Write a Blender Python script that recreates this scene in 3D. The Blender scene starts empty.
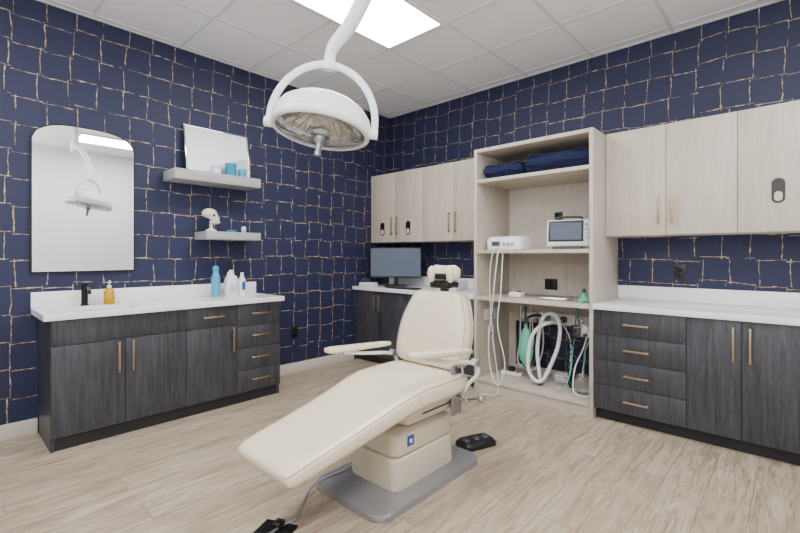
import bpy, bmesh, math, random
from mathutils import Vector, Matrix
random.seed(3)
scene = bpy.context.scene
col = scene.collection
V = Vector

# ------------------------------------------------------------------ materials
def lin(c):
    c /= 255.0
    return c/12.92 if c <= 0.04045 else ((c+0.055)/1.055)**2.4
def S(r, g, b): return (lin(r), lin(g), lin(b), 1.0)

def base(name, color=(0.8,0.8,0.8,1), rough=0.5, metal=0.0, **kw):
    m = bpy.data.materials.new(name); m.use_nodes = True
    nt = m.node_tree; p = nt.nodes['Principled BSDF']
    p.inputs['Base Color'].default_value = color
    p.inputs['Roughness'].default_value = rough
    p.inputs['Metallic'].default_value = metal
    for k, v in kw.items(): p.inputs[k].default_value = v
    return m, nt, p
def lk(nt, a, b): nt.links.new(a, b)
def mth(nt, op, a, b=None, c=None):
    n = nt.nodes.new('ShaderNodeMath'); n.operation = op
    for i, v in enumerate((a, b, c)):
        if v is None: continue
        if isinstance(v, (int, float)): n.inputs[i].default_value = v
        else: lk(nt, v, n.inputs[i])
    return n.outputs[0]
def noise(nt, vec, scale, detail=2.0, rough=0.5):
    n = nt.nodes.new('ShaderNodeTexNoise')
    n.inputs['Scale'].default_value = scale; n.inputs['Detail'].default_value = detail
    n.inputs['Roughness'].default_value = rough
    if vec is not None: lk(nt, vec, n.inputs['Vector'])
    return n
def mixc(nt, fac, a, b):
    n = nt.nodes.new('ShaderNodeMix'); n.data_type = 'RGBA'
    lk(nt, fac, n.inputs[0]) if not isinstance(fac, (int, float)) else setattr(n.inputs[0], 'default_value', fac)
    for i, v in ((6, a), (7, b)):
        if isinstance(v, tuple): n.inputs[i].default_value = v
        else: lk(nt, v, n.inputs[i])
    return n.outputs[2]
def maprange(nt, v, a, b, c=0.0, d=1.0, smooth=False):
    n = nt.nodes.new('ShaderNodeMapRange')
    if smooth: n.interpolation_type = 'SMOOTHSTEP'
    for i, x in enumerate((v, a, b, c, d)):
        if isinstance(x, (int, float)): n.inputs[i].default_value = x
        else: lk(nt, x, n.inputs[i])
    return n.outputs[0]
def scalevec(nt, vec, s):
    n = nt.nodes.new('ShaderNodeMapping'); n.inputs['Scale'].default_value = s
    lk(nt, vec, n.inputs['Vector']); return n.outputs[0]
def pos(nt): return nt.nodes.new('ShaderNodeNewGeometry').outputs['Position']

def plain(name, color, rough=0.5, metal=0.0, var=0.06, sc=30, **kw):
    m, nt, p = base(name, color, rough, metal, **kw)
    n = noise(nt, pos(nt), sc, 2)
    dark = tuple(c*(1-var) for c in color[:3]) + (1,)
    lk(nt, mixc(nt, n.outputs[0], dark, color), p.inputs['Base Color'])
    return m

def wood(name, c1, c2, rough=0.5, s=(14, 14, 0.9), sc=4):
    m, nt, p = base(name, c1, rough)
    v = scalevec(nt, pos(nt), s)
    n = noise(nt, v, sc, 6, 0.65)
    n2 = noise(nt, v, sc*5, 3, 0.6)
    f = maprange(nt, mth(nt, 'ADD', mth(nt, 'MULTIPLY', n.outputs[0], 0.65), mth(nt, 'MULTIPLY', n2.outputs[0], 0.35)), 0.36, 0.64)
    lk(nt, mixc(nt, f, c1, c2), p.inputs['Base Color'])
    b = nt.nodes.new('ShaderNodeBump'); b.inputs['Strength'].default_value = 0.06
    lk(nt, f, b.inputs['Height']); lk(nt, b.outputs[0], p.inputs['Normal'])
    return m

def wallpaper(name, axis):
    m, nt, p = base(name, S(28, 38, 84), 0.6)
    P = pos(nt)
    sep = nt.nodes.new('ShaderNodeSeparateXYZ'); lk(nt, P, sep.inputs[0])
    U = sep.outputs[axis]; W = sep.outputs[2]
    n1 = noise(nt, P, 3.2, 2); s1 = nt.nodes.new('ShaderNodeSeparateColor'); lk(nt, n1.outputs['Color'], s1.inputs[0])
    n2 = noise(nt, P, 34, 3); s2 = nt.nodes.new('ShaderNodeSeparateColor'); lk(nt, n2.outputs['Color'], s2.inputs[0])
    def wob(c, a, b):
        t = mth(nt, 'MULTIPLY_ADD', mth(nt, 'SUBTRACT', a, 0.5), 0.045, c)
        return mth(nt, 'MULTIPLY_ADD', mth(nt, 'SUBTRACT', b, 0.5), 0.010, t)
    U2 = wob(U, s1.outputs[0], s2.outputs[0]); W2 = wob(W, s1.outputs[1], s2.outputs[1])
    w, h = 0.165, 0.18
    cu = mth(nt, 'DIVIDE', U2, w); cv = mth(nt, 'DIVIDE', W2, h)
    def hsh(x, k): return mth(nt, 'FRACT', mth(nt, 'MULTIPLY', mth(nt, 'SINE', mth(nt, 'MULTIPLY', x, k)), 4375.85))
    row = mth(nt, 'FLOOR', mth(nt, 'ADD', cv, 0.5)); colm = mth(nt, 'FLOOR', mth(nt, 'ADD', cu, 0.5))
    cu2 = mth(nt, 'MULTIPLY_ADD', mth(nt, 'SUBTRACT', hsh(row, 12.99), 0.5), 0.34, cu)
    cv2 = mth(nt, 'MULTIPLY_ADD', mth(nt, 'SUBTRACT', hsh(colm, 78.23), 0.5), 0.24, cv)
    dv = mth(nt, 'MULTIPLY', mth(nt, 'ABSOLUTE', mth(nt, 'SUBTRACT', mth(nt, 'FRACT', cu2), 0.5)), w)
    dh = mth(nt, 'MULTIPLY', mth(nt, 'ABSOLUTE', mth(nt, 'SUBTRACT', mth(nt, 'FRACT', cv2), 0.5)), h)
    n3 = noise(nt, P, 20, 3, 0.6)
    th = maprange(nt, n3.outputs[0], 0.44, 0.74, 0.0003, 0.0050)
    th2 = mth(nt, 'ADD', th, 0.0013)
    lv = maprange(nt, dv, th, th2, 1.0, 0.0); lh = maprange(nt, dh, th, th2, 1.0, 0.0)
    n4 = noise(nt, P, 9, 2)
    gap = maprange(nt, n4.outputs[0], 0.36, 0.43)
    mask = mth(nt, 'MULTIPLY', mth(nt, 'MAXIMUM', lv, lh), gap)
    n5 = noise(nt, scalevec(nt, P, (6, 6, 60)), 3, 3)
    navy = mixc(nt, n5.outputs[0], S(19, 25, 56), S(31, 38, 76))
    n6 = noise(nt, P, 26, 2)
    gold = mixc(nt, maprange(nt, n6.outputs[0], 0.35, 0.65), S(136, 112, 78), S(204, 182, 142))
    lk(nt, mixc(nt, mask, navy, gold), p.inputs['Base Color'])
    return m

def floor_mat():
    m, nt, p = base('oak_plank', S(205, 190, 170), 0.34)
    P = pos(nt)
    mp = nt.nodes.new('ShaderNodeMapping'); mp.inputs['Rotation'].default_value = (0, 0, math.pi/2)
    lk(nt, P, mp.inputs['Vector'])
    br = nt.nodes.new('ShaderNodeTexBrick'); lk(nt, mp.outputs[0], br.inputs['Vector'])
    br.offset = 0.37; br.inputs['Scale'].default_value = 1.0
    br.inputs['Brick Width'].default_value = 1.22; br.inputs['Row Height'].default_value = 0.18
    br.inputs['Mortar Size'].default_value = 0.0018; br.inputs['Mortar Smooth'].default_value = 0.2
    br.inputs['Color1'].default_value = (0.0, 0.0, 0.0, 1); br.inputs['Color2'].default_value = (1, 1, 1, 1)
    br.inputs['Mortar'].default_value = (0, 0, 0, 1); br.inputs['Bias'].default_value = 0.0
    sp = nt.nodes.new('ShaderNodeSeparateColor'); lk(nt, br.outputs['Color'], sp.inputs[0])
    cmb = nt.nodes.new('ShaderNodeCombineXYZ'); lk(nt, mth(nt, 'MULTIPLY', sp.outputs[0], 7.3), cmb.inputs[2])
    va = nt.nodes.new('ShaderNodeVectorMath'); va.operation = 'ADD'; lk(nt, P, va.inputs[0]); lk(nt, cmb.outputs[0], va.inputs[1])
    g = noise(nt, scalevec(nt, va.outputs[0], (7, 0.8, 1)), 3, 8, 0.7)
    g.inputs['Distortion'].default_value = 0.9
    g2 = noise(nt, scalevec(nt, va.outputs[0], (50, 2.2, 1)), 4, 3, 0.6)
    f = mth(nt, 'ADD', mth(nt, 'MULTIPLY', g.outputs[0], 0.66), mth(nt, 'MULTIPLY', g2.outputs[0], 0.34))
    f = maprange(nt, f, 0.38, 0.59)
    grain = mixc(nt, f, S(130, 112, 94), S(194, 180, 160))
    tint = mth(nt, 'MULTIPLY', sp.outputs[0], 0.45)
    c = mixc(nt, tint, grain, S(160, 144, 125))
    c = mixc(nt, mth(nt, 'MULTIPLY', br.outputs['Fac'], 0.7), c, S(90, 76, 62))
    lk(nt, c, p.inputs['Base Color'])
    return m

def emis(name, color, s):
    m = bpy.data.materials.new(name); m.use_nodes = True; nt = m.node_tree
    nt.nodes.clear(); o = nt.nodes.new('ShaderNodeOutputMaterial'); e = nt.nodes.new('ShaderNodeEmission')
    e.inputs[0].default_value = color; e.inputs[1].default_value = s
    lk(nt, e.outputs[0], o.inputs[0]); return m

WPL = wallpaper('wallpaper_left', 1); WPB = wallpaper('wallpaper_back', 0)
FLOOR = floor_mat()
WHITEWALL = plain('wall_paint', S(232, 233, 236), 0.7, var=0.02)
CEIL = plain('ceiling_tile', S(243, 243, 246), 0.9, var=0.04, sc=250)
TBAR = plain('tbar_white', S(222, 223, 226), 0.5, var=0.02)
DARK = wood('charcoal_laminate', S(34, 35, 40), S(74, 75, 82), 0.4)
DARKIN = plain('charcoal_core', S(32, 32, 36), 0.6)
LIGHT = wood('light_laminate', S(180, 170, 156), S(202, 193, 180), 0.45)
LIGHTIN = wood('light_laminate_inner', S(192, 183, 170), S(206, 198, 186), 0.55, sc=3)
QUARTZ = plain('white_quartz', S(240, 241, 244), 0.18, var=0.03, sc=8)
SHELFM = wood('grey_shelf_laminate', S(150, 150, 151), S(178, 178, 179), 0.5, s=(10, 0.9, 14))
GOLD = plain('champagne_metal', S(182, 160, 128), 0.35, 1.0)
CHROME = plain('chrome', S(215, 217, 220), 0.12, 1.0, var=0.02)
STEEL = plain('brushed_steel', S(165, 167, 170), 0.35, 1.0)
BLACK = plain('black_plastic', S(20, 20, 22), 0.4)
MATBLK = plain('matte_black_metal', S(16, 16, 18), 0.35, 0.3)
WHITEP = plain('white_plastic', S(232, 233, 235), 0.3, var=0.02)
CREAM = plain('cream_vinyl', S(226, 214, 190), 0.25, var=0.06, sc=12)
PIPING = plain('cream_piping', S(184, 170, 146), 0.45, var=0.05)
CREAMP = plain('cream_plastic', S(210, 199, 178), 0.32, var=0.03)
GREYPL = plain('grey_metal_plate', S(165, 167, 171), 0.35, 0.6)
GREYD = plain('dark_grey_plastic', S(70, 72, 76), 0.45)
BASEB = plain('baseboard_paint', S(206, 200, 190), 0.5, var=0.02)
NAVYF = plain('navy_fleece', S(14, 26, 70), 0.95, var=0.5, sc=60)
TEAL = plain('teal_plastic', S(70, 160, 190), 0.35)
BLUEL = plain('blue_label', S(30, 80, 160), 0.4)
GREEN = plain('green_rubber', S(110, 200, 165), 0.5, var=0.2, sc=20)
AMBER = plain('amber_soap', S(228, 172, 30), 0.15)
AMBER.node_tree.nodes['Principled BSDF'].inputs['Transmission Weight'].default_value = 0.3
SCREEN = plain('screen_grey', S(84, 96, 112), 0.15)
PAPER = plain('paper_white', S(232, 236, 240), 0.3, var=0.02)
PALEB = plain('pale_blue_print', S(190, 205, 220), 0.3, var=0.15, sc=15)
PLASTER = plain('white_plaster', S(226, 222, 214), 0.6, var=0.15, sc=40)
MIRROR, _, _ = base('mirror_silver', (0.93, 0.94, 0.95, 1), 0.01, 1.0)
GLASS, _, _ = base('clear_glass', (0.95, 0.98, 0.98, 1), 0.03); GLASS.node_tree.nodes['Principled BSDF'].inputs['Transmission Weight'].default_value = 0.9
REFL = plain('lamp_reflector', S(222, 218, 208), 0.08, 1.0, var=0.35, sc=14)
LED = emis('troffer_diffuser', (1, 0.99, 0.97, 1), 26)

# ------------------------------------------------------------------ builders
class G:
    def __init__(s, name, loc=(0, 0, 0), rot=None, local=False):
        s.e = bpy.data.objects.new(name, None); col.objects.link(s.e)
        s.e.empty_display_size = 0.1
        s.e.location = loc
        if rot is not None: s.e.rotation_euler = rot
        s.off = V((0, 0, 0)) if local else V(loc)
def fin(bm, g, name, mat, smooth=True, M=None, ang=35):
    bmesh.ops.recalc_face_normals(bm, faces=bm.faces)
    me = bpy.data.meshes.new(name); bm.to_mesh(me); bm.free()
    if M is not None: me.transform(M)
    if isinstance(g, G): me.transform(Matrix.Translation(-g.off))
    if smooth:
        for f in me.polygons: f.use_smooth = True
        me.set_sharp_from_angle(angle=math.radians(ang))
    me.materials.append(mat)
    ob = bpy.data.objects.new(name, me); col.objects.link(ob)
    if isinstance(g, G): ob.parent = g.e
    return ob
def box(g, name, lo, hi, mat, bev=0.0, M=None, seg=2):
    bm = bmesh.new(); bmesh.ops.create_cube(bm, size=1)
    lo = V(lo); hi = V(hi); c = (lo+hi)/2; d = hi-lo
    for v in bm.verts: v.co = V((v.co.x*d.x, v.co.y*d.y, v.co.z*d.z))+c
    if bev > 0: bmesh.ops.bevel(bm, geom=bm.edges[:], offset=min(bev, min(d)*0.49), segments=seg, profile=0.5, affect='EDGES')
    return fin(bm, g, name, mat, bev > 0, M, 50)
def lathe(g, name, prof, c, mat, seg=48, M=None, sx=1, sy=1, ang=35):
    bm = bmesh.new(); rings = []
    for r, z in prof:
        if r < 1e-5: rings.append([bm.verts.new((0, 0, z))])
        else: rings.append([bm.verts.new((r*sx*math.cos(2*math.pi*i/seg), r*sy*math.sin(2*math.pi*i/seg), z)) for i in range(seg)])
    for a, b in zip(rings, rings[1:]):
        for i in range(seg):
            j = (i+1) % seg
            if len(a) == 1 and len(b) == 1: continue
            if len(a) == 1: bm.faces.new((a[0], b[i], b[j]))
            elif len(b) == 1: bm.faces.new((a[i], a[j], b[0]))
            else: bm.faces.new((a[i], a[j], b[j], b[i]))
    T = Matrix.Translation(V(c))
    return fin(bm, g, name, mat, True, (T @ M) if M is not None else T, ang)
def loft(g, name, rings, mat, M=None, ang=50, closed=False):
    bm = bmesh.new(); R = [[bm.verts.new(p) for p in r] for r in rings]
    n = len(R[0])
    pairs = list(zip(R, R[1:])) + ([(R[-1], R[0])] if closed else [])
    for a, b in pairs:
        for i in range(n):
            j = (i+1) % n; bm.faces.new((a[i], a[j], b[j], b[i]))
    if not closed: bm.faces.new(R[0][::-1]); bm.faces.new(R[-1])
    return fin(bm, g, name, mat, True, M, ang)
def ring(c, ux, uy, a, b, e=2.0, N=32):
    out = []
    for i in range(N):
        t = 2*math.pi*i/N; ct = math.cos(t); st = math.sin(t)
        x = math.copysign(abs(ct)**(2/e), ct)*a; y = math.copysign(abs(st)**(2/e), st)*b
        out.append(V(c)+V(ux)*x+V(uy)*y)
    return out
def catmull(pts, k=8):
    P = [V(p) for p in pts]; P = [2*P[0]-P[1]]+P+[2*P[-1]-P[-2]]; out = []
    for i in range(1, len(P)-2):
        for s in range(k):
            t = s/k; a, b, c, d = P[i-1:i+3]
            out.append(0.5*((2*b)+(-a+c)*t+(2*a-5*b+4*c-d)*t*t+(-a+3*b-3*c+d)*t**3))
    out.append(P[-2]); return out
def tube(g, name, pts, r, mat, N=12, M=None, sm=True, e=2.0, r2=None, k=8):
    P = catmull(pts, k) if sm else [V(p) for p in pts]
    rings = []; t0 = (P[1]-P[0]).normalized()
    u = t0.orthogonal().normalized()
    for i, p in enumerate(P):
        t = (P[min(i+1, len(P)-1)]-P[max(i-1, 0)]).normalized()
        u = (u-t*u.dot(t)).normalized(); w = t.cross(u)
        rr = r(i/(len(P)-1)) if callable(r) else r
        rings.append(ring(p, u, w, rr, rr, e, N))
    return loft(g, name, rings, mat, M)
def cyl(g, name, p0, p1, r, mat, N=24, M=None): return tube(g, name, [p0, p1], r, mat, N, M, sm=False)
def prism(g, name, poly, f0, f1, mat, bev=0, M=None):
    bm = bmesh.new()
    a = [bm.verts.new(V(p)+V(f0)) for p in poly]; b = [bm.verts.new(V(p)+V(f1)) for p in poly]
    n = len(poly); bm.faces.new(a[::-1]); bm.faces.new(b)
    for i in range(n): bm.faces.new((a[i], a[(i+1) % n], b[(i+1) % n], b[i]))
    if bev:
        es = [e for e in bm.edges if len(e.link_faces) == 2 and (len(e.link_faces[0].verts) > 4) != (len(e.link_faces[1].verts) > 4)]
        bmesh.ops.bevel(bm, geom=es, offset=bev, segments=2, profile=0.5, affect='EDGES')
    return fin(bm, g, name, mat, True, M, 30)
def ell(g, name, c, r, mat, M=None, N=24):
    prof = [(math.sin(math.pi*i/16), -math.cos(math.pi*i/16)) for i in range(17)]
    prof[0] = (0, -1); prof[-1] = (0, 1)
    D = Matrix.Diagonal((r[0], r[1], r[2], 1))
    return lathe(g, name, prof, c, mat, N, (M @ D) if M is not None else D, ang=180)
def rrect(x0, x1, y0, y1, r, z=0, n=6):
    out = []
    for cx, cy, a0 in ((x1-r, y1-r, 0), (x0+r, y1-r, 90), (x0+r, y0+r, 180), (x1-r, y0+r, 270)):
        for i in range(n+1):
            t = math.radians(a0+90*i/n); out.append(V((cx+r*math.cos(t), cy+r*math.sin(t), z)))
    return out

def pull(g, name, c, along, out, L, mat=GOLD):
    c = V(c); al = V(along); o = V(out); s = al.cross(o)
    def b(nm, p, dl, ds, do):
        q = [p+al*(x*dl)+s*(y*ds)+o*(z*do) for x in (-1, 1) for y in (-1, 1) for z in (-1, 1)]
        lo = [min(v[i] for v in q) for i in range(3)]; hi = [max(v[i] for v in q) for i in range(3)]
        box(g, nm, lo, hi, mat, 0.002)
    b(name+'_bar', c+o*0.030, L/2, 0.006, 0.005)
    for i, sgn in enumerate((-1, 1)): b(name+'_post_%d' % i, c+al*(sgn*(L/2-0.015))+o*0.0135, 0.005, 0.005, 0.0135)

# ------------------------------------------------------------------ room shell
H = 2.92; XR = 5.0; YF = -5.1
box(None, 'floor', (-0.1, YF-0.1, -0.1), (XR+0.1, 0.1, 0), FLOOR)
box(None, 'wall_left', (-0.1, YF, 0), (0, 0, H), WPL)
box(None, 'wall_back', (-0.1, 0, 0), (XR+0.1, 0.1, H), WPB)
box(None, 'wall_right', (XR, YF, 0), (XR+0.1, 0, H), WHITEWALL)
box(None, 'wall_front', (-0.1, YF-0.1, 0), (XR+0.1, YF, H), WHITEWALL)
box(None, 'ceiling', (-0.1, YF-0.1, H), (XR+0.1, 0.1, H+0.1), CEIL)
gg = G('ceiling_grid', (0, 0, H))
xs = [1.26+0.6*k for k in range(-2, 7)]; ys = [-1.31+0.6*k for k in range(-6, 3)]
for i, x in enumerate(xs): box(gg, 'tee_long_%d' % i, (x-0.012, YF, H-0.005), (x+0.012, 0, H), TBAR)
for i, y in enumerate(ys): box(gg, 'tee_cross_%d' % i, (0, y-0.012, H-0.0045), (XR, y+0.012, H), TBAR)
box(gg, 'angle_left', (0, YF, H-0.006), (0.022, 0, H), TBAR)
box(gg, 'angle_back', (0, -0.022, H-0.006), (XR, 0, H), TBAR)
def troffer(x, y):
    g = G('ceiling_light_panel', (x+0.3, y+0.6, H-0.02))
    z0, z1 = H-0.018, H-0.001
    box(g, 'frame_a', (x+0.013, y+0.013, z0), (x+0.035, y+1.187, z1), WHITEP)
    box(g, 'frame_b', (x+0.565, y+0.013, z0), (x+0.587, y+1.187, z1), WHITEP)
    box(g, 'frame_c', (x+0.035, y+0.013, z0), (x+0.565, y+0.035, z1), WHITEP)
    box(g, 'frame_d', (x+0.035, y+1.165, z0), (x+0.565, y+1.187, z1), WHITEP)
    box(g, 'diffuser', (x+0.035, y+0.035, z0+0.004), (x+0.565, y+1.165, z1), LED)
troffer(1.26, -2.51); troffer(3.66, -2.51); troffer(1.26, -4.91); troffer(3.66, -4.91)

def bb(name, lo, hi): box(None, name, lo, hi, BASEB, 0.003)
bb('baseboard_left', (0, YF, 0), (0.014, -3.415, 0.105))
bb('baseboard_left_rear', (0, -1.845, 0), (0.014, -0.605, 0.105))
bb('baseboard_right', (XR-0.014, YF, 0), (XR, 0, 0.105))
bb('baseboard_front', (0.014, YF, 0), (XR-0.014, YF+0.014, 0.105))
bb('baseboard_back', (4.42, -0.014, 0), (XR-0.014, 0, 0.105))

# ------------------------------------------------------------------ vanity (left wall)
CT = 0.845; CB = 0.805
g = G('vanity_cabinet', (0.24, -2.63, 0))
y0, y1 = -3.41, -1.85; XF = 0.47
box(g, 'toe_kick', (0.004, y0+0.01, 0), (XF-0.03, y1-0.01, 0.085), DARKIN)
box(g, 'side_near', (0.002, y0, 0.0), (XF-0.021, y0+0.018, CB-0.001), DARK)
box(g, 'side_far', (0.002, y1-0.018, 0.0), (XF-0.021, y1, CB-0.001), DARK)
box(g, 'bottom', (0.002, y0+0.018, 0.085), (XF-0.021, y1-0.018, 0.10), DARKIN)
box(g, 'back', (0.002, y0+0.018, 0.10), (0.012, y1-0.018, CB-0.001), DARKIN)
box(g, 'front_rail', (XF-0.035, y0+0.018, 0.10), (XF-0.024, y1-0.018, CB-0.001), DARKIN)
cw = (y1-y0)/4
def vfront(nm, a, b, z0, z1): box(g, nm, (XF-0.0205, a+0.002, z0+0.002), (XF, b-0.002, z1-0.002), DARK, 0.001)
vfront('false_front', y0, y0+2*cw, 0.645, CB-0.003)
vfront('door_1', y0, y0+cw, 0.085, 0.645); vfront('door_2', y0+cw, y0+2*cw, 0.085, 0.645)
vfront('drawer_1', y0+2*cw, y0+3*cw, 0.645, CB-0.003); vfront('door_3', y0+2*cw, y0+3*cw, 0.085, 0.645)
pull(g, 'pull_a', (XF, y0+cw-0.04, 0.53), (0, 0, 1), (1, 0, 0), 0.2)
pull(g, 'pull_b', (XF, y0+cw+0.04, 0.53), (0, 0, 1), (1, 0, 0), 0.2)
pull(g, 'pull_c', (XF, y0+3*cw-0.04, 0.53), (0, 0, 1), (1, 0, 0), 0.2)
pull(g, 'pull_d', (XF, y0+2.5*cw, 0.725), (0, 1, 0), (1, 0, 0), 0.16)
zz = [0.085+(CB-0.003-0.085)*i/4 for i in range(5)]
for i in range(4):
    vfront('stack_drawer_%d' % i, y0+3*cw, y1, zz[i], zz[i+1])
    pull(g, 'stack_pull_%d' % i, (XF, y0+3.5*cw, (zz[i]+zz[i+1])/2+0.01), (0, 1, 0), (1, 0, 0), 0.16)

g = G('vanity_countertop', (0.25, -2.63, CT))
a, b = -3.45, -1.83; hx0, hx1, hy0, hy1 = 0.15, 0.41, -3.34, -2.90
box(g, 'slab_back', (0.002, a, CB), (hx0, b, CT), QUARTZ, 0.002)
box(g, 'slab_front', (hx1, a, CB), (0.505, b, CT), QUARTZ, 0.002)
box(g, 'slab_near', (hx0, a, CB), (hx1, hy0, CT), QUARTZ)
box(g, 'slab_far', (hx0, hy1, CB), (hx1, b, CT), QUARTZ)
box(g, 'backsplash', (0.002, a, CT), (0.022, b, 0.95), QUARTZ, 0.002)
rings = []
for z, s in ((CB, 0.0), (0.74, 0.006), (0.69, 0.02), (0.672, 0.05)):
    rings.append(rrect(hx0+s, hx1-s, hy0+s, hy1-s, 0.04, z))
bm = bmesh.new(); RR = [[bm.verts.new(p) for p in r] for r in rings]
for r1, r2 in zip(RR, RR[1:]):
    for i in range(len(r1)):
        j = (i+1) % len(r1); bm.faces.new((r1[i], r1[j], r2[j], r2[i]))
bm.faces.new(RR[-1]); fin(bm, g, 'sink_bowl', WHITEP)
lathe(g, 'drain', [(0, 0.003), (0.02, 0.003), (0.022, 0)], (0.28, -3.12, 0.673), CHROME, 20)

fy = -3.17
g = G('faucet', (0.09, fy, CT))
lathe(g, 'body', [(0, 0), (0.026, 0), (0.026, 0.008), (0.02, 0.012), (0.02, 0.15), (0.0, 0.152)], (0.09, fy, CT), MATBLK, 24)
tube(g, 'spout', [(0.09, fy, CT+0.115), (0.16, fy, CT+0.13), (0.225, fy, CT+0.11), (0.235, fy, CT+0.09)], 0.011, MATBLK)
box(g, 'lever', (0.082, fy-0.007, CT+0.152), (0.15, fy+0.007, CT+0.162), MATBLK, 0.003)

sy = -3.03
g = G('soap_dispenser', (0.12, sy, CT))
lathe(g, 'bottle', [(0, 0), (0.032, 0), (0.034, 0.01), (0.034, 0.085), (0.026, 0.105), (0.014, 0.118), (0, 0.118)], (0.12, sy, CT), AMBER, 28)
lathe(g, 'collar', [(0, 0), (0.014, 0), (0.014, 0.018), (0.005, 0.02), (0.004, 0.045), (0, 0.046)], (0.12, sy, CT+0.118), WHITEP, 20)
tube(g, 'nozzle', [(0.11, sy, CT+0.164), (0.14, sy, CT+0.167), (0.158, sy, CT+0.158)], 0.005, WHITEP, 8)

g = G('spray_bottle', (0.15, -2.27, CT))
lathe(g, 'bottle', [(0, 0), (0.034, 0), (0.036, 0.01), (0.036, 0.15), (0.028, 0.19), (0.02, 0.21), (0.024, 0.215), (0.026, 0.25), (0.012, 0.265), (0, 0.265)], (0.15, -2.27, CT), TEAL, 28)
g = G('sanitizer_jug', (0.14, -2.13, CT))
rings = [ring((0.14, -2.13, CT+z), (1, 0, 0), (0, 1, 0), w*0.7, w, 4) for z, w in ((0, 0.05), (0.008, 0.056), (0.13, 0.056), (0.165, 0.045), (0.185, 0.02), (0.2, 0.018), (0.225, 0.018))]
loft(g, 'jug', rings, WHITEP)
tube(g, 'grip', [(0.16, -2.17, CT+0.13), (0.17, -2.175, CT+0.19), (0.145, -2.15, CT+0.205)], 0.008, WHITEP)
box(g, 'label', (0.1785, -2.165, CT+0.03), (0.1805, -2.095, CT+0.10), PALEB)
g = G('wipes_bottle', (0.16, -2.04, CT))
lathe(g, 'bottle', [(0, 0), (0.028, 0), (0.03, 0.01), (0.03, 0.14), (0.014, 0.17), (0.014, 0.20), (0, 0.20)], (0.16, -2.04, CT), WHITEP, 24)
box(g, 'label', (0.186, -2.055, CT+0.05), (0.191, -2.025, CT+0.12), BLUEL)

# ------------------------------------------------------------------ mirror
g = G('wall_mirror', (0.01, -3.146, 1.55))
def mpoly(y0, y1, zb, zs, h):
    pts = [(0, y0, zb), (0, y1, zb)]
    for i in range(33):
        u = 1-2*i/32; y = (y0+y1)/2+u*(y1-y0)/2
        pts.append((0, y, zs+h*(1-abs(u)**3.2)**(1/1.7)))
    return pts
prism(g, 'frame', mpoly(-3.453, -2.840, 1.079, 1.985, 0.126), (0.001, 0, 0), (0.02, 0, 0), MATBLK)
prism(g, 'glass', mpoly(-3.445, -2.848, 1.087, 1.985, 0.118), (0.0205, 0, 0), (0.0225, 0, 0), MIRROR)

# ------------------------------------------------------------------ floating shelves & items
Z1 = 1.876; Z2 = 1.396
for z0, z1, ya, yb in ((1.795, Z1-0.001, -2.632, -1.91), (1.33, Z2-0.001, -2.385, -1.91)):
    g = G('floating_shelf', (0.12, (ya+yb)/2, z1))
    box(g, 'board', (0.001, ya, z0), (0.25, yb, z1), SHELFM, 0.002)
g = G('framed_print', (0.06, -2.21, Z1))
M = Matrix.Translation((0.105, 0, Z1)) @ Matrix.Rotation(math.radians(-10), 4, 'Y')
yA, yB, hh = -2.49, -1.93, 0.415
box(g, 'frame_bottom', (-0.012, yA, 0.002), (0.008, yB, 0.012), CHROME, 0.001, M)
box(g, 'frame_top', (-0.012, yA, hh-0.010), (0.008, yB, hh), CHROME, 0.001, M)
box(g, 'frame_near', (-0.012, yA, 0.012), (0.008, yA+0.010, hh-0.010), CHROME, 0.001, M)
box(g, 'frame_far', (-0.012, yB-0.010, 0.012), (0.008, yB, hh-0.010), CHROME, 0.001, M)
box(g, 'print', (-0.01, yA+0.010, 0.012), (0.002, yB-0.010, hh-0.010), PAPER, 0, M)
prism(g, 'print_motif', [(0.003, yB-0.02, 0.02), (0.003, yB-0.02, 0.2), (0.003, yB-0.2, 0.14), (0.003, yA+0.14, 0.02)], (0, 0, 0), (0.001, 0, 0), PALEB, 0, M)
g = G('blue_cup_stack', (0.175, -2.15, Z1))
for i in range(5):
    lathe(g, 'cup_%d' % i, [(0, 0), (0.04, 0), (0.05, 0.02), (0.045, 0.02), (0.036, 0.004), (0, 0.004)], (0.175, -2.15, Z1+i*0.022), TEAL, 28)
g = G('small_box', (0.17, -2.28, Z1))
box(g, 'carton', (0.15, -2.31, Z1), (0.2, -2.25, Z1+0.055), PAPER, 0.003)
box(g, 'lid', (0.148, -2.312, Z1+0.055), (0.202, -2.248, Z1+0.07), PALEB, 0.003)
g = G('blue_tumbler', (0.18, -2.05, Z1))
lathe(g, 'cup', [(0, 0), (0.03, 0), (0.036, 0.07), (0.032, 0.07), (0.027, 0.005), (0, 0.005)], (0.18, -2.05, Z1), TEAL, 28)

g = G('jaw_skull_model', (0.13, -2.30, Z2))
jy = -2.30
lathe(g, 'base', [(0, 0), (0.045, 0), (0.045, 0.012), (0.03, 0.02), (0.014, 0.03), (0.014, 0.07), (0, 0.07)], (0.13, jy, Z2), PLASTER, 24)
ell(g, 'cranium', (0.12, jy-0.01, Z2+0.155), (0.052, 0.062, 0.042), PLASTER)
ell(g, 'face', (0.145, jy+0.02, Z2+0.122), (0.038, 0.045, 0.035), PLASTER)
ell(g, 'mandible', (0.145, jy+0.025, Z2+0.082), (0.033, 0.045, 0.02), PLASTER)
for i, dy in enumerate((0.005, 0.045)): ell(g, 'socket_%d' % i, (0.176, jy+dy, Z2+0.135), (0.01, 0.012, 0.012), GREYD)
box(g, 'teeth', (0.165, jy-0.005, Z2+0.096), (0.183, jy+0.05, Z2+0.104), WHITEP, 0.003)
g = G('glass_dish', (0.15, -2.13, Z2))
lathe(g, 'dish', [(0, 0), (0.025, 0), (0.045, 0.02), (0.04, 0.02), (0.022, 0.004), (0, 0.004)], (0.15, -2.13, Z2), TEAL, 28)
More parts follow.
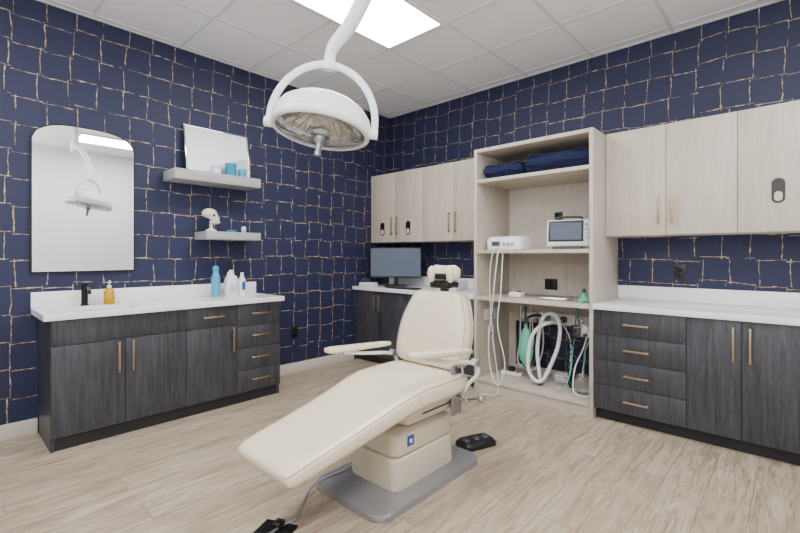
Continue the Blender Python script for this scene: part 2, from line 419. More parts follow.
g = G('tooth_figurine', (0.15, -2.02, Z2))
ell(g, 'crown', (0.15, -2.02, Z2+0.04), (0.02, 0.022, 0.018), WHITEP)
for i, dy in enumerate((-0.011, 0.011)): lathe(g, 'root_%d' % i, [(0, 0), (0.005, 0), (0.01, 0.035), (0, 0.04)], (0.15, -2.02+dy, Z2), WHITEP, 14)

# ------------------------------------------------------------------ outlets
def outlet(c, nrm, mat=BLACK, w=0.075, h=0.12):
    c = V(c); n = V(nrm); s = V((0, 0, 1)).cross(n)
    g = G('wall_outlet', c)
    def b(nm, ds, z0, z1, o0, o1, m):
        q = [c+s*(k*ds)+V((0, 0, z))+n*o for k in (-1, 1) for z in (z0, z1) for o in (o0, o1)]
        box(g, nm, [min(v[i] for v in q) for i in range(3)], [max(v[i] for v in q) for i in range(3)], m, 0.0015)
    b('plate', w/2, -h/2, h/2, 0.0005, 0.006, mat)
    b('socket_top', 0.017, 0.006, 0.04, 0.006, 0.009, GREYD if mat is not BLACK else MATBLK)
    b('socket_bottom', 0.017, -0.04, -0.006, 0.006, 0.009, GREYD if mat is not BLACK else MATBLK)
outlet((0, -1.40, 0.41), (1, 0, 0), w=0.085, h=0.13); outlet((3.10, 0, 1.07), (0, -1, 0))

# ------------------------------------------------------------------ back wall cabinetry
TX0, TX1 = 1.631, 2.659; YB = -0.60; UT = 2.14; UB = 1.345
def bfront(g, nm, x0, x1, z0, z1, yf, mat): box(g, nm, (x0+0.0018, yf, z0+0.002), (x1-0.0018, yf+0.02, z1-0.002), mat, 0.001)
def upper(x0, x1, splits, pulls, ovals):
    g = G('upper_wall_cabinet', ((x0+x1)/2, -0.16, UB))
    box(g, 'carcass', (x0, -0.309, UB), (x1, -0.001, UT), LIGHTIN)
    for i in range(len(splits)-1): bfront(g, 'door_%d' % i, splits[i], splits[i+1], UB, UT, -0.33, LIGHT)
    for i, x in enumerate(pulls): pull(g, 'pull_%d' % i, (x, -0.33, 1.53), (0, 0, 1), (0, -1, 0), 0.21)
    for i, (x, z) in enumerate(ovals):
        def cap(r, hh, dz=0):
            return [(x+r*math.cos(t), 0, z+dz+(hh if math.sin(t) >= 0 else -hh)+r*math.sin(t)) for t in [math.pi*2*k/32 for k in range(32)]]
        prism(g, 'slot_rim_%d' % i, cap(0.033, 0.045), (0, -0.3305, 0), (0, -0.334, 0), BLACK)
        prism(g, 'slot_tissue_%d' % i, cap(0.020, 0.010, -0.035), (0, -0.3342, 0), (0, -0.336, 0), LIGHTIN)
upper(0.004, TX0-0.002, [0.004, 0.4, 0.8, 1.21, TX0-0.002], [0.36, 0.44, 1.17, 1.25], [(0.2, 1.50), (0.6, 1.50)])
upper(TX1+0.002, 4.40, [TX1+0.002, 3.07, 3.475, 3.94, 4.40], [3.03, 3.11, 3.98], [(3.675, 1.60)])

def basecab(x0, x1, fronts, pulls):
    g = G('base_cabinet', ((x0+x1)/2, -0.3, 0))
    box(g, 'toe_kick', (x0, YB+0.06, 0), (x1, -0.001, 0.085), DARKIN)
    box(g, 'carcass', (x0, YB+0.0215, 0.085), (x1, -0.001, CB-0.001), DARKIN)
    for i, (a, b, z0, z1) in enumerate(fronts): bfront(g, 'front_%d' % i, a, b, z0, z1, YB, DARK)
    for i, (x, z, al, L) in enumerate(pulls): pull(g, 'pull_%d' % i, (x, YB, z), al, (0, -1, 0), L)
zt = CB-0.003
basecab(0.003, TX0-0.002, [(0.003, 0.4, 0.085, zt), (0.4, 0.8, 0.085, zt), (0.8, 1.21, 0.085, zt), (1.21, TX0-0.002, 0.085, zt)],
        [(0.36, 0.66, (0, 0, 1), 0.21), (0.44, 0.66, (0, 0, 1), 0.21), (1.17, 0.66, (0, 0, 1), 0.21), (1.25, 0.66, (0, 0, 1), 0.21)])
fr = []; pl = []
for i in range(4):
    z0 = 0.085+(zt-0.085)*i/4; z1 = 0.085+(zt-0.085)*(i+1)/4
    fr.append((TX1+0.002, 3.236, z0, z1)); pl.append(((TX1+3.236)/2, (z0+z1)/2, (1, 0, 0), 0.16))
xsd = [3.236, 3.518, 3.80, 4.10, 4.40]
for a, b in zip(xsd, xsd[1:]): fr.append((a, b, 0.085, zt))
pl += [(3.478, 0.66, (0, 0, 1), 0.21), (3.558, 0.66, (0, 0, 1), 0.21), (4.06, 0.66, (0, 0, 1), 0.21), (4.14, 0.66, (0, 0, 1), 0.21)]
basecab(TX1+0.002, 4.40, fr, pl)
for x0, x1 in ((0.003, TX0-0.002), (TX1+0.002, 4.42)):
    g = G('countertop', ((x0+x1)/2, -0.3, CT))
    box(g, 'slab', (x0, -0.625, CB), (x1, -0.001, CT), QUARTZ, 0.002)
    box(g, 'backsplash', (x0, -0.022, CT), (x1, -0.001, 0.95), QUARTZ, 0.002)

# tall open shelving unit
g = G('tall_shelving_unit', ((TX0+TX1)/2, -0.3, 0))
box(g, 'side_left', (TX0, YB, 0), (TX0+0.028, -0.001, UT), LIGHT, 0.001)
box(g, 'side_right', (TX1-0.028, YB, 0), (TX1, -0.001, UT), LIGHT, 0.001)
xi0, xi1 = TX0+0.028, TX1-0.028
box(g, 'top', (xi0, YB, UT-0.03), (xi1, -0.001, UT), LIGHT, 0.001)
SH = [(1.84, 1.87), (1.215, 1.245), (0.80, 0.83)]
for i, (a, b) in enumerate(SH): box(g, 'shelf_%d' % i, (xi0, YB+0.004, a), (xi1, -0.016, b), LIGHT, 0.001)
box(g, 'bottom_shelf', (xi0, YB+0.004, 0.075), (xi1, -0.016, 0.10), LIGHT, 0.001)
box(g, 'plinth', (xi0, YB+0.012, 0), (xi1, YB+0.03, 0.075), LIGHT)
box(g, 'back_upper', (xi0, -0.015, 0.56), (xi1, -0.002, UT-0.03), LIGHTIN)
box(g, 'back_lower_left', (xi0, -0.015, 0.10), (xi0+0.07, -0.002, 0.56), LIGHTIN)
box(g, 'back_lower_right', (xi1-0.07, -0.015, 0.10), (xi1, -0.002, 0.56), LIGHTIN)
box(g, 'back_lower_sill', (xi0+0.07, -0.015, 0.0), (xi1-0.07, -0.002, 0.14), LIGHTIN)
outlet((2.09, -0.015, 0.93), (0, -1, 0), w=0.12, h=0.1)
outlet((2.16, -0.015, 1.53), (0, -1, 0), w=0.075, h=0.12)
outlet((2.06, 0, 0.38), (0, -1, 0)); outlet((2.42, 0, 0.40), (0, -1, 0), w=0.12)
outlet((xi0, -0.36, 0.655), (1, 0, 0), WHITEP, 0.24, 0.10)
outlet((xi0, -0.36, 0.50), (1, 0, 0), WHITEP, 0.10, 0.08)

# rolled blankets
def roll(x0, x1, yc, z, ry, rz, ph):
    g = G('rolled_blanket', ((x0+x1)/2, yc, z))
    rr = []; N = 22; K = 40
    for i in range(N+1):
        s = i/N; k = (1-abs(2*s-1)**7)**0.5 if 0 < i < N else 0.55
        x = x0+(x1-x0)*s; rg = []
        for q in range(K):
            t = 2*math.pi*q/K
            rad = (0.72+0.28*k)*(1+0.035*math.sin(3*t+i*0.35+ph)+0.03*math.sin(7*t-i*0.8+ph)+0.02*math.sin(i*1.9+ph))
            if abs(((t-0.5-ph*0.2) % (2*math.pi))) < 0.18: rad *= 0.93
            rg.append(V((x+0.01*math.sin(t*2+ph), yc+ry*rad*math.cos(t), max(z, z+rz+rz*rad*math.sin(t)))))
        rr.append(rg)
    loft(g, 'roll', rr, NAVYF, ang=180)
    for e, xe in enumerate((x0-0.001, x1+0.001)):
        pts = []
        for q in range(26):
            t = q*0.6; r = 0.12+0.75*q/26
            pts.append((xe, yc+ry*0.62*r*math.cos(t), z+rz+rz*0.62*r*math.sin(t)))
        tube(g, 'spiral_%d' % e, pts, 0.008, NAVYF, 8, k=3)
    for w_, (cy, cz) in enumerate(((-0.82, 1.62), (-0.97, 0.85))):
        pts = [(x0+(x1-x0)*s, yc+ry*cy, z+rz*cz+0.008*math.sin(s*9+w_*2)) for s in (0.04, 0.2, 0.4, 0.6, 0.8, 0.96)]
        tube(g, 'hem_%d' % w_, pts, 0.009, NAVYF, 8)
roll(1.69, 2.05, -0.42, 1.87, 0.13, 0.070, 0.3)
roll(2.08, 2.60, -0.40, 1.87, 0.15, 0.088, 1.4)

# device on middle shelf
z = 1.245
g = G('suction_pump_device', (1.86, -0.38, z))
loft(g, 'housing', [ring((1.86, -0.38, z+zz), (1, 0, 0), (0, 1, 0), w, d, 5, 36) for zz, w, d in ((0, 0.165, 0.12), (0.008, 0.175, 0.13), (0.085, 0.175, 0.13), (0.11, 0.16, 0.115), (0.118, 0.14, 0.10))], WHITEP)
box(g, 'display', (1.76, -0.515, z+0.035), (1.84, -0.509, z+0.075), GREYD, 0.002)
for i in range(3): cyl(g, 'knob_%d' % i, (1.88+i*0.04, -0.508, z+0.05), (1.88+i*0.04, -0.522, z+0.05), 0.012, GREYPL, 16)
tube(g, 'power_cable', [(1.87, -0.50, z+0.02), (1.88, -0.60, z-0.01), (1.87, -0.635, z-0.2), (1.84, -0.64, 0.75), (1.80, -0.635, 0.4), (1.85, -0.64, 0.14), (1.93, -0.66, 0.12), (1.96, -0.64, 0.3), (1.89, -0.635, 0.6), (1.92, -0.635, 0.9), (1.90, -0.56, 1.253)], 0.005, WHITEP, 8)
tube(g, 'sensor_cable', [(1.83, -0.50, z+0.02), (1.83, -0.61, z-0.02), (1.81, -0.63, 0.95), (1.84, -0.63, 0.5), (1.90, -0.64, 0.06), (1.82, -0.67, 0.008), (1.76, -0.70, 0.007)], 0.004, WHITEP, 8)
g = G('vital_signs_monitor', (2.37, -0.36, z))
M = Matrix.Translation((2.38, -0.36, z)) @ Matrix.Rotation(math.radians(14), 4, 'Z')
box(g, 'stand', (-0.11, -0.07, 0), (0.11, 0.07, 0.02), GREYD, 0.005, M)
M2 = M @ Matrix.Translation((0, 0, 0.02)) @ Matrix.Rotation(math.radians(-8), 4, 'X')
box(g, 'housing', (-0.165, -0.035, 0), (0.165, 0.05, 0.225), WHITEP, 0.015, M2)
box(g, 'screen', (-0.15, -0.039, 0.04), (0.12, -0.0352, 0.212), BLACK, 0.001, M2)
box(g, 'trace_panel', (-0.135, -0.0402, 0.055), (0.105, -0.0393, 0.197), SCREEN, 0, M2)
for i in range(4): box(g, 'button_%d' % i, (0.13, -0.039, 0.06+0.036*i), (0.152, -0.0352, 0.08+0.036*i), TEAL if i == 3 else GREYPL, 0.001, M2)
tube(g, 'carry_handle', [(-0.1, 0.01, 0.22), (-0.09, 0.01, 0.25), (0.09, 0.01, 0.25), (0.1, 0.01, 0.22)], 0.008, GREYD, 10, M2)

# items on counter-height shelf of tall unit
z = 0.83
g = G('nebulizer', (1.95, -0.4, z))
box(g, 'body', (1.89, -0.45, z), (2.00, -0.35, z+0.045), WHITEP, 0.012)
cyl(g, 'cup', (1.93, -0.40, z+0.045), (1.93, -0.40, z+0.085), 0.018, GLASS)
cyl(g, 'dial', (1.97, -0.40, z+0.045), (1.97, -0.40, z+0.055), 0.015, GREYD)
g = G('breathing_mask', (2.53, -0.42, z))
lathe(g, 'cuff', [(0, 0.0), (0.05, 0), (0.055, 0.015), (0.04, 0.03), (0.02, 0.055), (0.014, 0.075), (0, 0.075)], (2.53, -0.42, z), GREEN, 28, None, 0.9, 1.1)
cyl(g, 'port', (2.53, -0.42, z+0.07), (2.53, -0.42, z+0.105), 0.012, GREYD)
g = G('instrument_tray', (2.28, -0.4, z))
box(g, 'tray', (2.16, -0.48, z), (2.42, -0.34, z+0.008), GREYPL, 0.003)
for i in range(3): cyl(g, 'tool_%d' % i, (2.18, -0.45+0.03*i, z+0.012), (2.38, -0.44+0.03*i, z+0.012), 0.004, CHROME, 8)

# lower compartment equipment
g = G('gas_outlet_rail', (2.3, -0.03, 0.62))
box(g, 'rail', (1.98, -0.04, 0.57), (2.60, -0.0155, 0.67), WHITEP, 0.004)
for i in range(4):
    x = 2.07+0.15*i
    cyl(g, 'port_%d' % i, (x, -0.04, 0.62), (x, -0.07, 0.62), 0.03, (GREEN, GREYD, CHROME, GREEN)[i], 20)
    cyl(g, 'stem_%d' % i, (x, -0.07, 0.62), (x, -0.11, 0.62), 0.014, CHROME, 14)
g = G('anesthesia_circuit_hose', (2.2, -0.35, 0.12))
def corr(t): return 0.0155+0.0022*math.sin(t*420)
tube(g, 'hose_a', [(2.16, -0.40, 0.14), (2.14, -0.41, 0.4), (2.18, -0.40, 0.66), (2.26, -0.38, 0.71), (2.32, -0.38, 0.62), (2.31, -0.39, 0.45), (2.26, -0.40, 0.3)], corr, WHITEP, 12, k=26)
tube(g, 'hose_b', [(2.26, -0.40, 0.3), (2.2, -0.43, 0.16), (2.14, -0.46, 0.15), (2.08, -0.46, 0.25), (2.11, -0.46, 0.5), (2.19, -0.44, 0.61), (2.24, -0.30, 0.63), (2.22, -0.12, 0.62)], corr, WHITEP, 12, k=26)
cyl(g, 'end_cuff', (2.16, -0.40, 0.101), (2.16, -0.40, 0.15), 0.02, GREYD)
g = G('reservoir_bag', (2.04, -0.36, 0.4))
lathe(g, 'bag', [(0, -0.18), (0.02, -0.178), (0.055, -0.13), (0.068, -0.05), (0.06, 0.05), (0.035, 0.12), (0.016, 0.15), (0.016, 0.18), (0, 0.18)], (2.02, -0.38, 0.42), GREEN, 28, None, 1, 0.6)
tube(g, 'neck_tube', [(2.02, -0.38, 0.595), (2.02, -0.34, 0.65), (2.05, -0.2, 0.66), (2.07, -0.11, 0.62)], 0.012, GREYD)
g = G('suction_canister', (2.5, -0.36, 0.101))
lathe(g, 'jar', [(0, 0), (0.055, 0), (0.065, 0.02), (0.068, 0.09), (0.05, 0.12), (0.03, 0.13), (0, 0.13)], (2.5, -0.36, 0.101), GLASS, 32)
lathe(g, 'cap', [(0, 0), (0.032, 0), (0.032, 0.025), (0.01, 0.03), (0.01, 0.05), (0, 0.05)], (2.5, -0.36, 0.231), CHROME, 24)
tube(g, 'suction_line', [(2.5, -0.36, 0.28), (2.49, -0.3, 0.34), (2.46, -0.2, 0.40), (2.5, -0.14, 0.55), (2.52, -0.11, 0.62)], 0.006, GREEN, 8)
box(g, 'regulator_arm', (2.49, -0.24, 0.60), (2.51, -0.11, 0.62), CHROME, 0.003)
box(g, 'regulator_body', (2.46, -0.30, 0.53), (2.54, -0.24, 0.63), WHITEP, 0.01)
cyl(g, 'gauge', (2.50, -0.30, 0.60), (2.50, -0.315, 0.60), 0.03, CHROME, 28)
cyl(g, 'gauge_face', (2.50, -0.3155, 0.60), (2.50, -0.317, 0.60), 0.025, PAPER, 28)
cyl(g, 'dial', (2.50, -0.30, 0.55), (2.50, -0.33, 0.55), 0.014, GREYD, 20)
tube(g, 'vacuum_line', [(2.5, -0.27, 0.53), (2.49, -0.33, 0.44), (2.46, -0.42, 0.30), (2.47, -0.48, 0.14), (2.54, -0.50, 0.108), (2.59, -0.45, 0.108)], 0.006, WHITEP, 8)
g = G('flowmeter', (2.37, -0.13, 0.6))
cyl(g, 'body', (2.37, -0.13, 0.65), (2.37, -0.13, 0.60), 0.018, CHROME)
cyl(g, 'sight_tube', (2.37, -0.13, 0.65), (2.37, -0.13, 0.77), 0.014, GREEN)
lathe(g, 'humidifier', [(0, 0), (0.03, 0), (0.035, 0.01), (0.035, 0.09), (0.02, 0.1), (0, 0.1)], (2.37, -0.13, 0.50), GLASS, 24)
tube(g, 'oxygen_line', [(2.37, -0.15, 0.52), (2.40, -0.3, 0.45), (2.42, -0.42, 0.25), (2.38, -0.48, 0.115), (2.30, -0.46, 0.112)], 0.005, GREEN, 8)
g = G('blood_pressure_cuff', (2.40, -0.3, 0.4))
pts = [(2.40+0.030*math.cos(t*0.9), -0.30+0.030*math.sin(t*0.9), 0.62-0.004*t-0.0002*t*t) for t in range(0, 44)]
tube(g, 'coiled_cord', pts, 0.005, GREYD, 8, k=2)
box(g, 'cuff', (2.36, -0.32, 0.12), (2.42, -0.28, 0.26), NAVYF, 0.012)
box(g, 'cuff_base', (2.37, -0.315, 0.101), (2.415, -0.285, 0.122), BLACK, 0.004)
tube(g, 'cord_tail', [pts[-1], (2.40, -0.30, 0.2), (2.39, -0.30, 0.25)], 0.005, GREYD, 8)
g = G('air_water_syringe_set', (1.9, -0.3, 0.6))
box(g, 'holder', (1.80, -0.07, 0.60), (1.95, -0.0155, 0.66), WHITEP, 0.006)
for i in range(3):
    x = 1.82+0.05*i
    tube(g, 'handpiece_%d' % i, [(x, -0.08, 0.72), (x, -0.085, 0.66), (x, -0.09, 0.58)], 0.009, (CHROME, GREYD, WHITEP)[i], 12)
    tube(g, 'handpiece_hose_%d' % i, [(x, -0.09, 0.58), (x+0.01, -0.12, 0.4), (x+0.03, -0.2, 0.22-0.02*i), (x+0.1, -0.18, 0.18), (x+0.12, -0.08, 0.35), (x+0.10, -0.05, 0.6)], 0.006, (WHITEP, GREYD, WHITEP)[i], 8)
g = G('coiled_tubing', (2.26, -0.2, 0.1))
pts = []
for q in range(60):
    t = q*0.42; r = 0.065+0.006*math.sin(q*0.7)
    pts.append((2.27+r*math.cos(t), -0.20+0.8*r*math.sin(t), 0.106+0.0011*q))
pts += [(2.33, -0.19, 0.25), (2.30, -0.10, 0.45), (2.22, -0.09, 0.60)]
tube(g, 'tubing', pts, 0.0055, WHITEP, 8, k=3)
g = G('power_strip', (1.86, -0.3, 0.101))
box(g, 'body', (1.74, -0.32, 0.1005), (1.94, -0.26, 0.135), WHITEP, 0.006)
for i in range(3): box(g, 'socket_%d' % i, (1.76+0.06*i, -0.305, 0.135), (1.79+0.06*i, -0.275, 0.137), GREYD)
box(g, 'adapter', (1.81, -0.31, 0.137), (1.86, -0.27, 0.18), BLACK, 0.004)

# rear counter: computer etc
g = G('computer_monitor', (0.43, -0.35, CT), (0, 0, math.radians(33)), True)
box(g, 'foot', (-0.12, -0.08, 0.0), (0.12, 0.1, 0.012), BLACK, 0.004)
box(g, 'neck', (-0.025, 0.02, 0.012), (0.025, 0.04, 0.2), BLACK, 0.004)
box(g, 'housing', (-0.295, -0.02, 0.10), (0.295, 0.018, 0.44), BLACK, 0.006)
box(g, 'panel', (-0.283, -0.0215, 0.115), (0.283, -0.0203, 0.428), SCREEN, 0)
g = G('computer_keyboard', (0.5, -0.52, CT))
box(g, 'deck', (0.52, -0.60, CT+0.0005), (0.92, -0.48, CT+0.014), BLACK, 0.004)
for r in range(4):
    for c in range(12): box(g, 'key_%d_%d' % (r, c), (0.535+c*0.031, -0.592+r*0.026, CT+0.014), (0.56+c*0.031, -0.571+r*0.026, CT+0.019), GREYD)
g = G('desk_phone', (0.12, -0.45, CT))
box(g, 'body', (0.04, -0.56, CT+0.0005), (0.20, -0.40, CT+0.04), WHITEP, 0.01)
tube(g, 'handset', [(0.065, -0.55, CT+0.055), (0.06, -0.48, CT+0.075), (0.065, -0.41, CT+0.055)], 0.015, GREYD)
g = G('label_printer', (1.2, -0.35, CT))
box(g, 'body', (1.08, -0.45, CT+0.0005), (1.32, -0.22, CT+0.10), WHITEP, 0.02)
box(g, 'slot', (1.12, -0.453, CT+0.05), (1.28, -0.449, CT+0.065), BLACK)

# ------------------------------------------------------------------ procedure chair
CX = 2.18
g = G('procedure_chair', (CX, -2.13, 0))
pl_ = rrect(1.91, 2.42, -2.555, -1.72, 0.07)
prism(g, 'base_plate', pl_, (0, 0, 0.0), (0, 0, 0.032), GREYPL, 0.008)
def shell(nm, secs, mat, r=0.05):
    loft(g, nm, [rrect(a, b, c, d, r, z) for z, a, b, c, d in secs], mat, ang=40)
shell('pedestal_lower', [(0.032, 1.985, 2.325, -2.36, -1.87), (0.045, 1.98, 2.33, -2.365, -1.865), (0.18, 1.985, 2.325, -2.36, -1.87), (0.19, 1.995, 2.315, -2.35, -1.88)], CREAMP)
shell('pedestal_gap', [(0.185, 2.01, 2.30, -2.335, -1.895), (0.205, 2.01, 2.30, -2.335, -1.895)], GREYD)
shell('pedestal_upper', [(0.20, 1.99, 2.32, -2.355, -1.875), (0.21, 1.985, 2.325, -2.36, -1.87), (0.30, 1.99, 2.32, -2.355, -1.875), (0.325, 2.02, 2.29, -2.32, -1.905)], CREAMP)
shell('lift_column', [(0.32, 2.06, 2.28, -2.25, -1.95), (0.40, 2.06, 2.28, -2.25, -1.95)], GREYD)
shell('carriage', [(0.355, 2.0, 2.35, -2.30, -1.86), (0.362, 1.99, 2.36, -2.31, -1.85), (0.42, 1.98, 2.37, -2.33, -1.84), (0.435, 1.99, 2.36, -2.32, -1.85)], CREAMP, 0.03)
box(g, 'blue_badge', (2.3235, -2.27, 0.235), (2.3270, -2.22, 0.285), BLUEL, 0.001)
box(g, 'badge_mark', (2.3271, -2.255, 0.250), (2.3275, -2.235, 0.270), WHITEP)
box(g, 'badge_strip', (2.366, -2.2, 0.39), (2.3695, -1.95, 0.398), GREYD)
def ypath(nm, secs, mat, e=5, cx=CX, N=40, nrm=None):
    rr = []
    for i, (y, z, w, t) in enumerate(secs):
        a = secs[max(i-1, 0)]; b = secs[min(i+1, len(secs)-1)]
        d = V((0, b[0]-a[0], b[1]-a[1])).normalized(); n = V((1, 0, 0)).cross(d)
        rr.append(ring((cx, y, z), (1, 0, 0), n, w, t, e, N))
    return loft(g, nm, rr, mat, ang=60)
ypath('seat_frame', [(-2.93, 0.292, 0.15, 0.008), (-2.6, 0.366, 0.18, 0.012), (-2.33, 0.428, 0.20, 0.014), (-2.15, 0.437, 0.22, 0.012), (-1.9, 0.437, 0.22, 0.012)], CREAMP, 6)
cush = [(-2.995, 0.345, 0.175, 0.014), (-2.99, 0.347, 0.195, 0.026), (-2.965, 0.353, 0.208, 0.034), (-2.9, 0.367, 0.214, 0.038), (-2.75, 0.395, 0.220, 0.042), (-2.6, 0.425, 0.228, 0.045),
     (-2.45, 0.458, 0.238, 0.05), (-2.34, 0.484, 0.252, 0.053), (-2.24, 0.500, 0.262, 0.055), (-2.1, 0.502, 0.268, 0.055), (-1.98, 0.503, 0.266, 0.054), (-1.91, 0.505, 0.258, 0.05), (-1.885, 0.507, 0.25, 0.04), (-1.875, 0.508, 0.235, 0.02)]
ypath('seat_and_leg_cushion', cush, CREAM, 5)
def piping(nm, secs, k=0.55, r=0.0028):
    L = []; Rr = []
    for i, (y, z, w, t) in enumerate(secs[1:-1]):
        j = i+1; a = secs[j-1]; b = secs[j+1]
        d = V((0, b[0]-a[0], b[1]-a[1])).normalized(); n = V((1, 0, 0)).cross(d)
        x = w*(1-abs(k)**5)**(1/5)
        L.append(V((CX-x, y, z))+n*(t*k)); Rr.append(V((CX+x, y, z))+n*(t*k))
    pts = L+Rr[::-1]
    tube(g, nm, pts, r, PIPING, 8, k=4)
    tube(g, nm+'_close', [L[0], Rr[0]], r, PIPING, 8, sm=False)
piping('seat_welt_lower', cush, -0.72)
piping('seat_welt_upper', cush, 0.72)
bs = []
for s, w, t in ((0, 0.18, 0.015), (0.01, 0.21, 0.035), (0.04, 0.238, 0.05), (0.10, 0.25, 0.055), (0.2, 0.25, 0.055), (0.28, 0.236, 0.053), (0.35, 0.21, 0.05), (0.40, 0.188, 0.046), (0.425, 0.168, 0.038), (0.438, 0.14, 0.02)):
    bs.append((-1.925+s*0.27, 0.555+s*0.97, w, t))
ypath('backrest_cushion', bs, CREAM, 4.2)
piping('back_welt_front', bs, 0.72); piping('back_welt_rear', bs, -0.72)
ypath('backrest_shell', [(y+0.062, z-0.01, w*0.93, 0.012) for y, z, w, t in bs], CREAMP, 4)
for i, sx in enumerate((-0.12, 0.12)):
    tube(g, 'back_support_%d' % i, [(CX+sx, -1.89, 0.42), (CX+sx, -1.83, 0.44), (CX+sx, -1.82, 0.56), (CX+sx, -1.775, 0.8)], 0.014, GREYD)
box(g, 'headrest_bar', (CX-0.03, -1.775, 0.90), (CX+0.03, -1.76, 1.06), GREYD, 0.003)
box(g, 'headrest_bracket', (CX-0.07, -1.83, 1.00), (CX+0.07, -1.77, 1.04), BLACK, 0.01)
Mh = Matrix.Translation((CX+0.02, -1.79, 1.09)) @ Matrix.Rotation(math.radians(-18), 4, 'X')
loft(g, 'headrest_pad', [ring((x, 0, 0), (0, 1, 0), (0, 0, 1), a, b, 3, 28) for x, a, b in ((-0.1, 0.015, 0.02), (-0.095, 0.025, 0.035), (-0.07, 0.035, 0.05), (0, 0.03, 0.045), (0.07, 0.035, 0.05), (0.095, 0.025, 0.035), (0.1, 0.015, 0.02))], CREAM, Mh, 60)
for i, sx in enumerate((-1, 1)):
    ell(g, 'headrest_bolster_%d' % i, (CX+0.02+sx*0.07, -1.83, 1.085), (0.024, 0.03, 0.05), CREAM)
box(g, 'headrest_gap', (CX-0.02, -1.84, 1.055), (CX+0.06, -1.825, 1.09), BLACK, 0.004)
cyl(g, 'headrest_knob', (CX+0.07, -1.80, 1.025), (CX+0.115, -1.80, 1.025), 0.018, BLACK)
def arm(nm, x, pf, pr, side):
    pf = V(pf); pr = V(pr); d = (pr-pf).normalized(); sx = d.cross(V((0, 0, 1))).normalized(); up = sx.cross(d)
    L = (pr-pf).length; rr = []
    for s, w, t in ((0, 0.018, 0.008), (0.02, 0.032, 0.014), (0.1, 0.04, 0.017), (0.5, 0.034, 0.016), (0.88, 0.03, 0.015), (0.98, 0.024, 0.012), (1, 0.014, 0.006)):
        rr.append(ring(pf+d*(L*s), sx, up, w, t, 3.5, 28))
    loft(g, nm+'_pad', rr, CREAM)
    tube(g, nm+'_bar', [pf.lerp(pr, 0.25)-up*0.020, pf.lerp(pr, 0.55)-up*0.04, pf.lerp(pr, 0.9)-up*0.055, (x, pr.y+0.05, pr.z-0.08), (x, pr.y+0.07, 0.56), (CX+side*0.27, pr.y+0.06, 0.50), (CX+side*0.24, pr.y+0.06, 0.45)], 0.011, WHITEP, 12)
    cyl(g, nm+'_pivot', (x-0.02, pr.y+0.05, pr.z-0.07), (x+0.02, pr.y+0.05, pr.z-0.07), 0.02, GREYPL, 20)
arm('arm_left', 1.87, (1.87, -2.43, 0.675), (1.89, -1.95, 0.65), -1)
arm('arm_right', 2.50, (2.49, -2.44, 0.745), (2.50, -1.97, 0.695), 1)
box(g, 'side_bracket', (2.385, -1.99, 0.33), (2.40, -1.90, 0.60), STEEL, 0.004)
cyl(g, 'bracket_axle', (2.34, -1.945, 0.42), (2.46, -1.945, 0.42), 0.014, CHROME)
cyl(g, 'lever_rod', (2.46, -1.945, 0.42), (2.47, -1.82, 0.40), 0.008, CHROME)
ell(g, 'lever_knob', (2.47, -1.82, 0.40), (0.02, 0.024, 0.02), GREYPL)
cyl(g, 'rail_rod', (2.43, -1.94, 0.34), (2.43, -1.94, 0.62), 0.007, CHROME)
tube(g, 'power_cord', [(1.99, -2.30, 0.06), (1.965, -2.42, 0.042), (1.96, -2.58, 0.03), (2.02, -2.68, 0.0075), (2.09, -2.76, 0.0075), (2.10, -2.85, 0.0075), (2.13, -2.93, 0.022)], 0.006, GREYPL, 10)

g = G('foot_pedal', (2.27, -1.56, 0), (0, 0, math.radians(-20)), True)
loft(g, 'base', [rrect(-0.07, 0.07, -0.12, 0.12, 0.03, z) for z in (0, 0.025)], BLACK)
loft(g, 'top', [rrect(-0.065+s, 0.065-s, -0.115+s, 0.115-s, 0.028, z) for z, s in ((0.025, 0), (0.04, 0.008))], BLACK)
for i in range(3): lathe(g, 'button_%d' % i, [(0, 0.008), (0.018, 0.008), (0.022, 0)], (0, -0.07+0.07*i, 0.04), GREYD, 20)

g = G('floor_power_box', (2.11, -2.90, 0), (0, 0, math.radians(25)), True)
box(g, 'frame', (-0.08, -0.08, 0.0), (0.08, 0.08, 0.008), BLACK, 0.003)
box(g, 'lid', (-0.065, -0.065, 0.008), (0.065, 0.02, 0.012), BLACK, 0.002)
box(g, 'plug', (-0.02, 0.025, 0.008), (0.02, 0.07, 0.03), BLACK, 0.005)

# ------------------------------------------------------------------ surgical light
LC = V((2.187, -2.695, 1.80))
g = G('surgical_ceiling_light', LC)
Rv = V((0.733, 0.679, 0)); Fv = V((-0.679, 0.733, 0))
B = Matrix(((Rv.x, Fv.x, 0, 0), (Rv.y, Fv.y, 0, 0), (0, 0, 1, 0), (0, 0, 0, 1)))
MY = B @ Matrix.Rotation(math.radians(7), 4, 'Y') @ Matrix.Scale(0.87, 4)
M = MY @ Matrix.Translation((0, 0, -0.03)) @ Matrix.Rotation(math.radians(-7), 4, 'X') @ Matrix.Translation((0, 0, 0.03))
T = Matrix.Translation(LC) @ M; TY = Matrix.Translation(LC) @ MY
def ll(nm, prof, mat, **k):
    return lathe(g, nm, prof, LC, mat, 64, M, **k)
ll('dome', [(0.24, -0.05), (0.252, -0.03), (0.255, 0.0), (0.248, 0.025), (0.22, 0.065), (0.18, 0.095), (0.13, 0.118), (0.07, 0.13), (0, 0.132)], WHITEP, ang=60)
ll('reflector', [(0.232, -0.048), (0.228, -0.01), (0.2, 0.03), (0.14, 0.065), (0.07, 0.08), (0, 0.082)], REFL, ang=60)
ll('rim', [(0.230, -0.056), (0.24, -0.060), (0.254, -0.054), (0.257, -0.03), (0.252, -0.012), (0.232, -0.03), (0.230, -0.056)], WHITEP, ang=60)
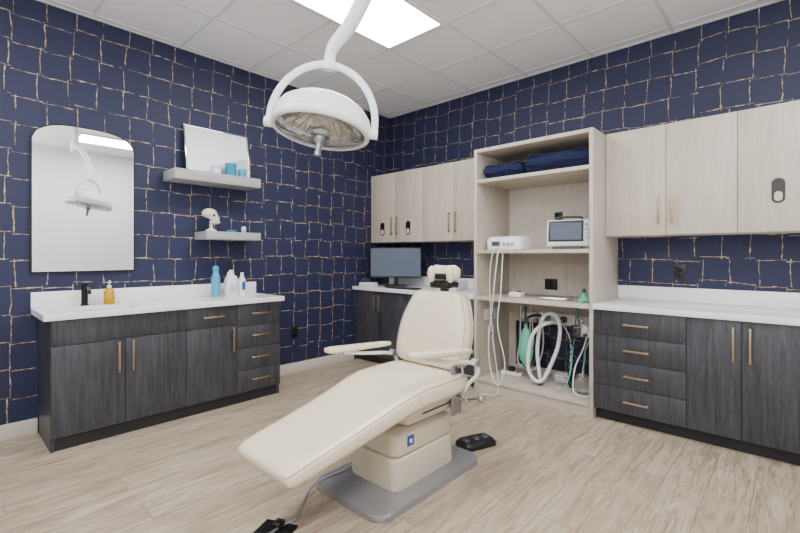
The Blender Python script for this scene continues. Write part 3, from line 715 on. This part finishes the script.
ll('glass_cover', [(0, -0.085), (0.08, -0.08), (0.16, -0.068), (0.229, -0.05), (0.229, -0.047), (0.16, -0.065), (0.08, -0.077), (0, -0.082)], GLASS, ang=60)
for i in range(20):
    a = math.pi*2*i/20
    cyl(g, 'reflector_rib_%d' % i, (0.06*math.cos(a), 0.06*math.sin(a), 0.074), (0.222*math.cos(a), 0.222*math.sin(a), -0.012), 0.003, GREYD, 8, T)
ll('bulb_shield', [(0, -0.078), (0.05, -0.076), (0.06, -0.05), (0.05, 0.0), (0.05, 0.06), (0, 0.06)], CHROME, ang=60)
ll('sterile_handle', [(0.03, -0.08), (0.028, -0.10), (0.017, -0.11), (0.015, -0.155), (0.019, -0.17), (0.015, -0.182), (0, -0.185)], STEEL, ang=60)
yk = []
for i in range(17):
    t = math.radians(-10+(200)*i/16); yk.append((0.275*math.cos(t), 0, 0.0+0.30*math.sin(t)))
tube(g, 'yoke', yk, 0.019, WHITEP, 14, TY, k=3)
for i, sx in enumerate((-1, 1)): cyl(g, 'yoke_pivot_%d' % i, (sx*0.245, 0, -0.03), (sx*0.295, 0, -0.03), 0.027, WHITEP, 20, TY)
top = TY @ V((0, 0, 0.30))
cyl(g, 'swivel', top-V((0, 0, 0.02)), top+V((0.008, 0, 0.04)), 0.026, WHITEP)
tube(g, 'spring_arm', [top+V((0.004, 0, 0.02)), top+V((0.03, 0.0, 0.07)), top+V((0.13, 0.02, 0.15)), (2.53, -2.66, 2.37), (2.80, -2.67, 2.52), (2.95, -2.68, 2.56)], lambda t: 0.022+0.010*min(1, t*3), WHITEP, 18)
cyl(g, 'elbow', (2.97, -2.68, 2.48), (2.97, -2.68, 2.63), 0.05, WHITEP)
cyl(g, 'column', (2.97, -2.68, 2.6), (2.97, -2.68, H-0.03), 0.035, WHITEP)
lathe(g, 'canopy', [(0, 0), (0.07, 0), (0.12, 0.04), (0.12, 0.053), (0, 0.053)], (2.97, -2.68, H-0.06), WHITEP)

# ------------------------------------------------------------------ added fill light, unseen, aimed up near the camera to brighten the ceiling
ld = bpy.data.lights.new('added_ceiling_fill', 'AREA'); ld.energy = 60; ld.size = 0.5; ld.color = (0.96, 0.98, 1.0)
lo = bpy.data.objects.new('added_ceiling_fill', ld); col.objects.link(lo)
lo.location = (3.9, -4.3, 1.9); lo.rotation_euler = (math.radians(180-25), 0, math.radians(40))

w = bpy.data.worlds.new('world'); scene.world = w; w.use_nodes = True
w.node_tree.nodes['Background'].inputs[0].default_value = (0.8, 0.85, 0.9, 1)
w.node_tree.nodes['Background'].inputs[1].default_value = 0.3
cd = bpy.data.cameras.new('camera'); cam = bpy.data.objects.new('camera', cd); col.objects.link(cam)
cd.sensor_width = 36; cd.lens = 431/800*36; cd.shift_y = -11.5/800; cd.clip_start = 0.05
cam.location = (3.77, -3.885, 1.2)
cam.rotation_euler = (math.radians(90), 0, math.atan2(0.679, 0.733))
scene.camera = cam
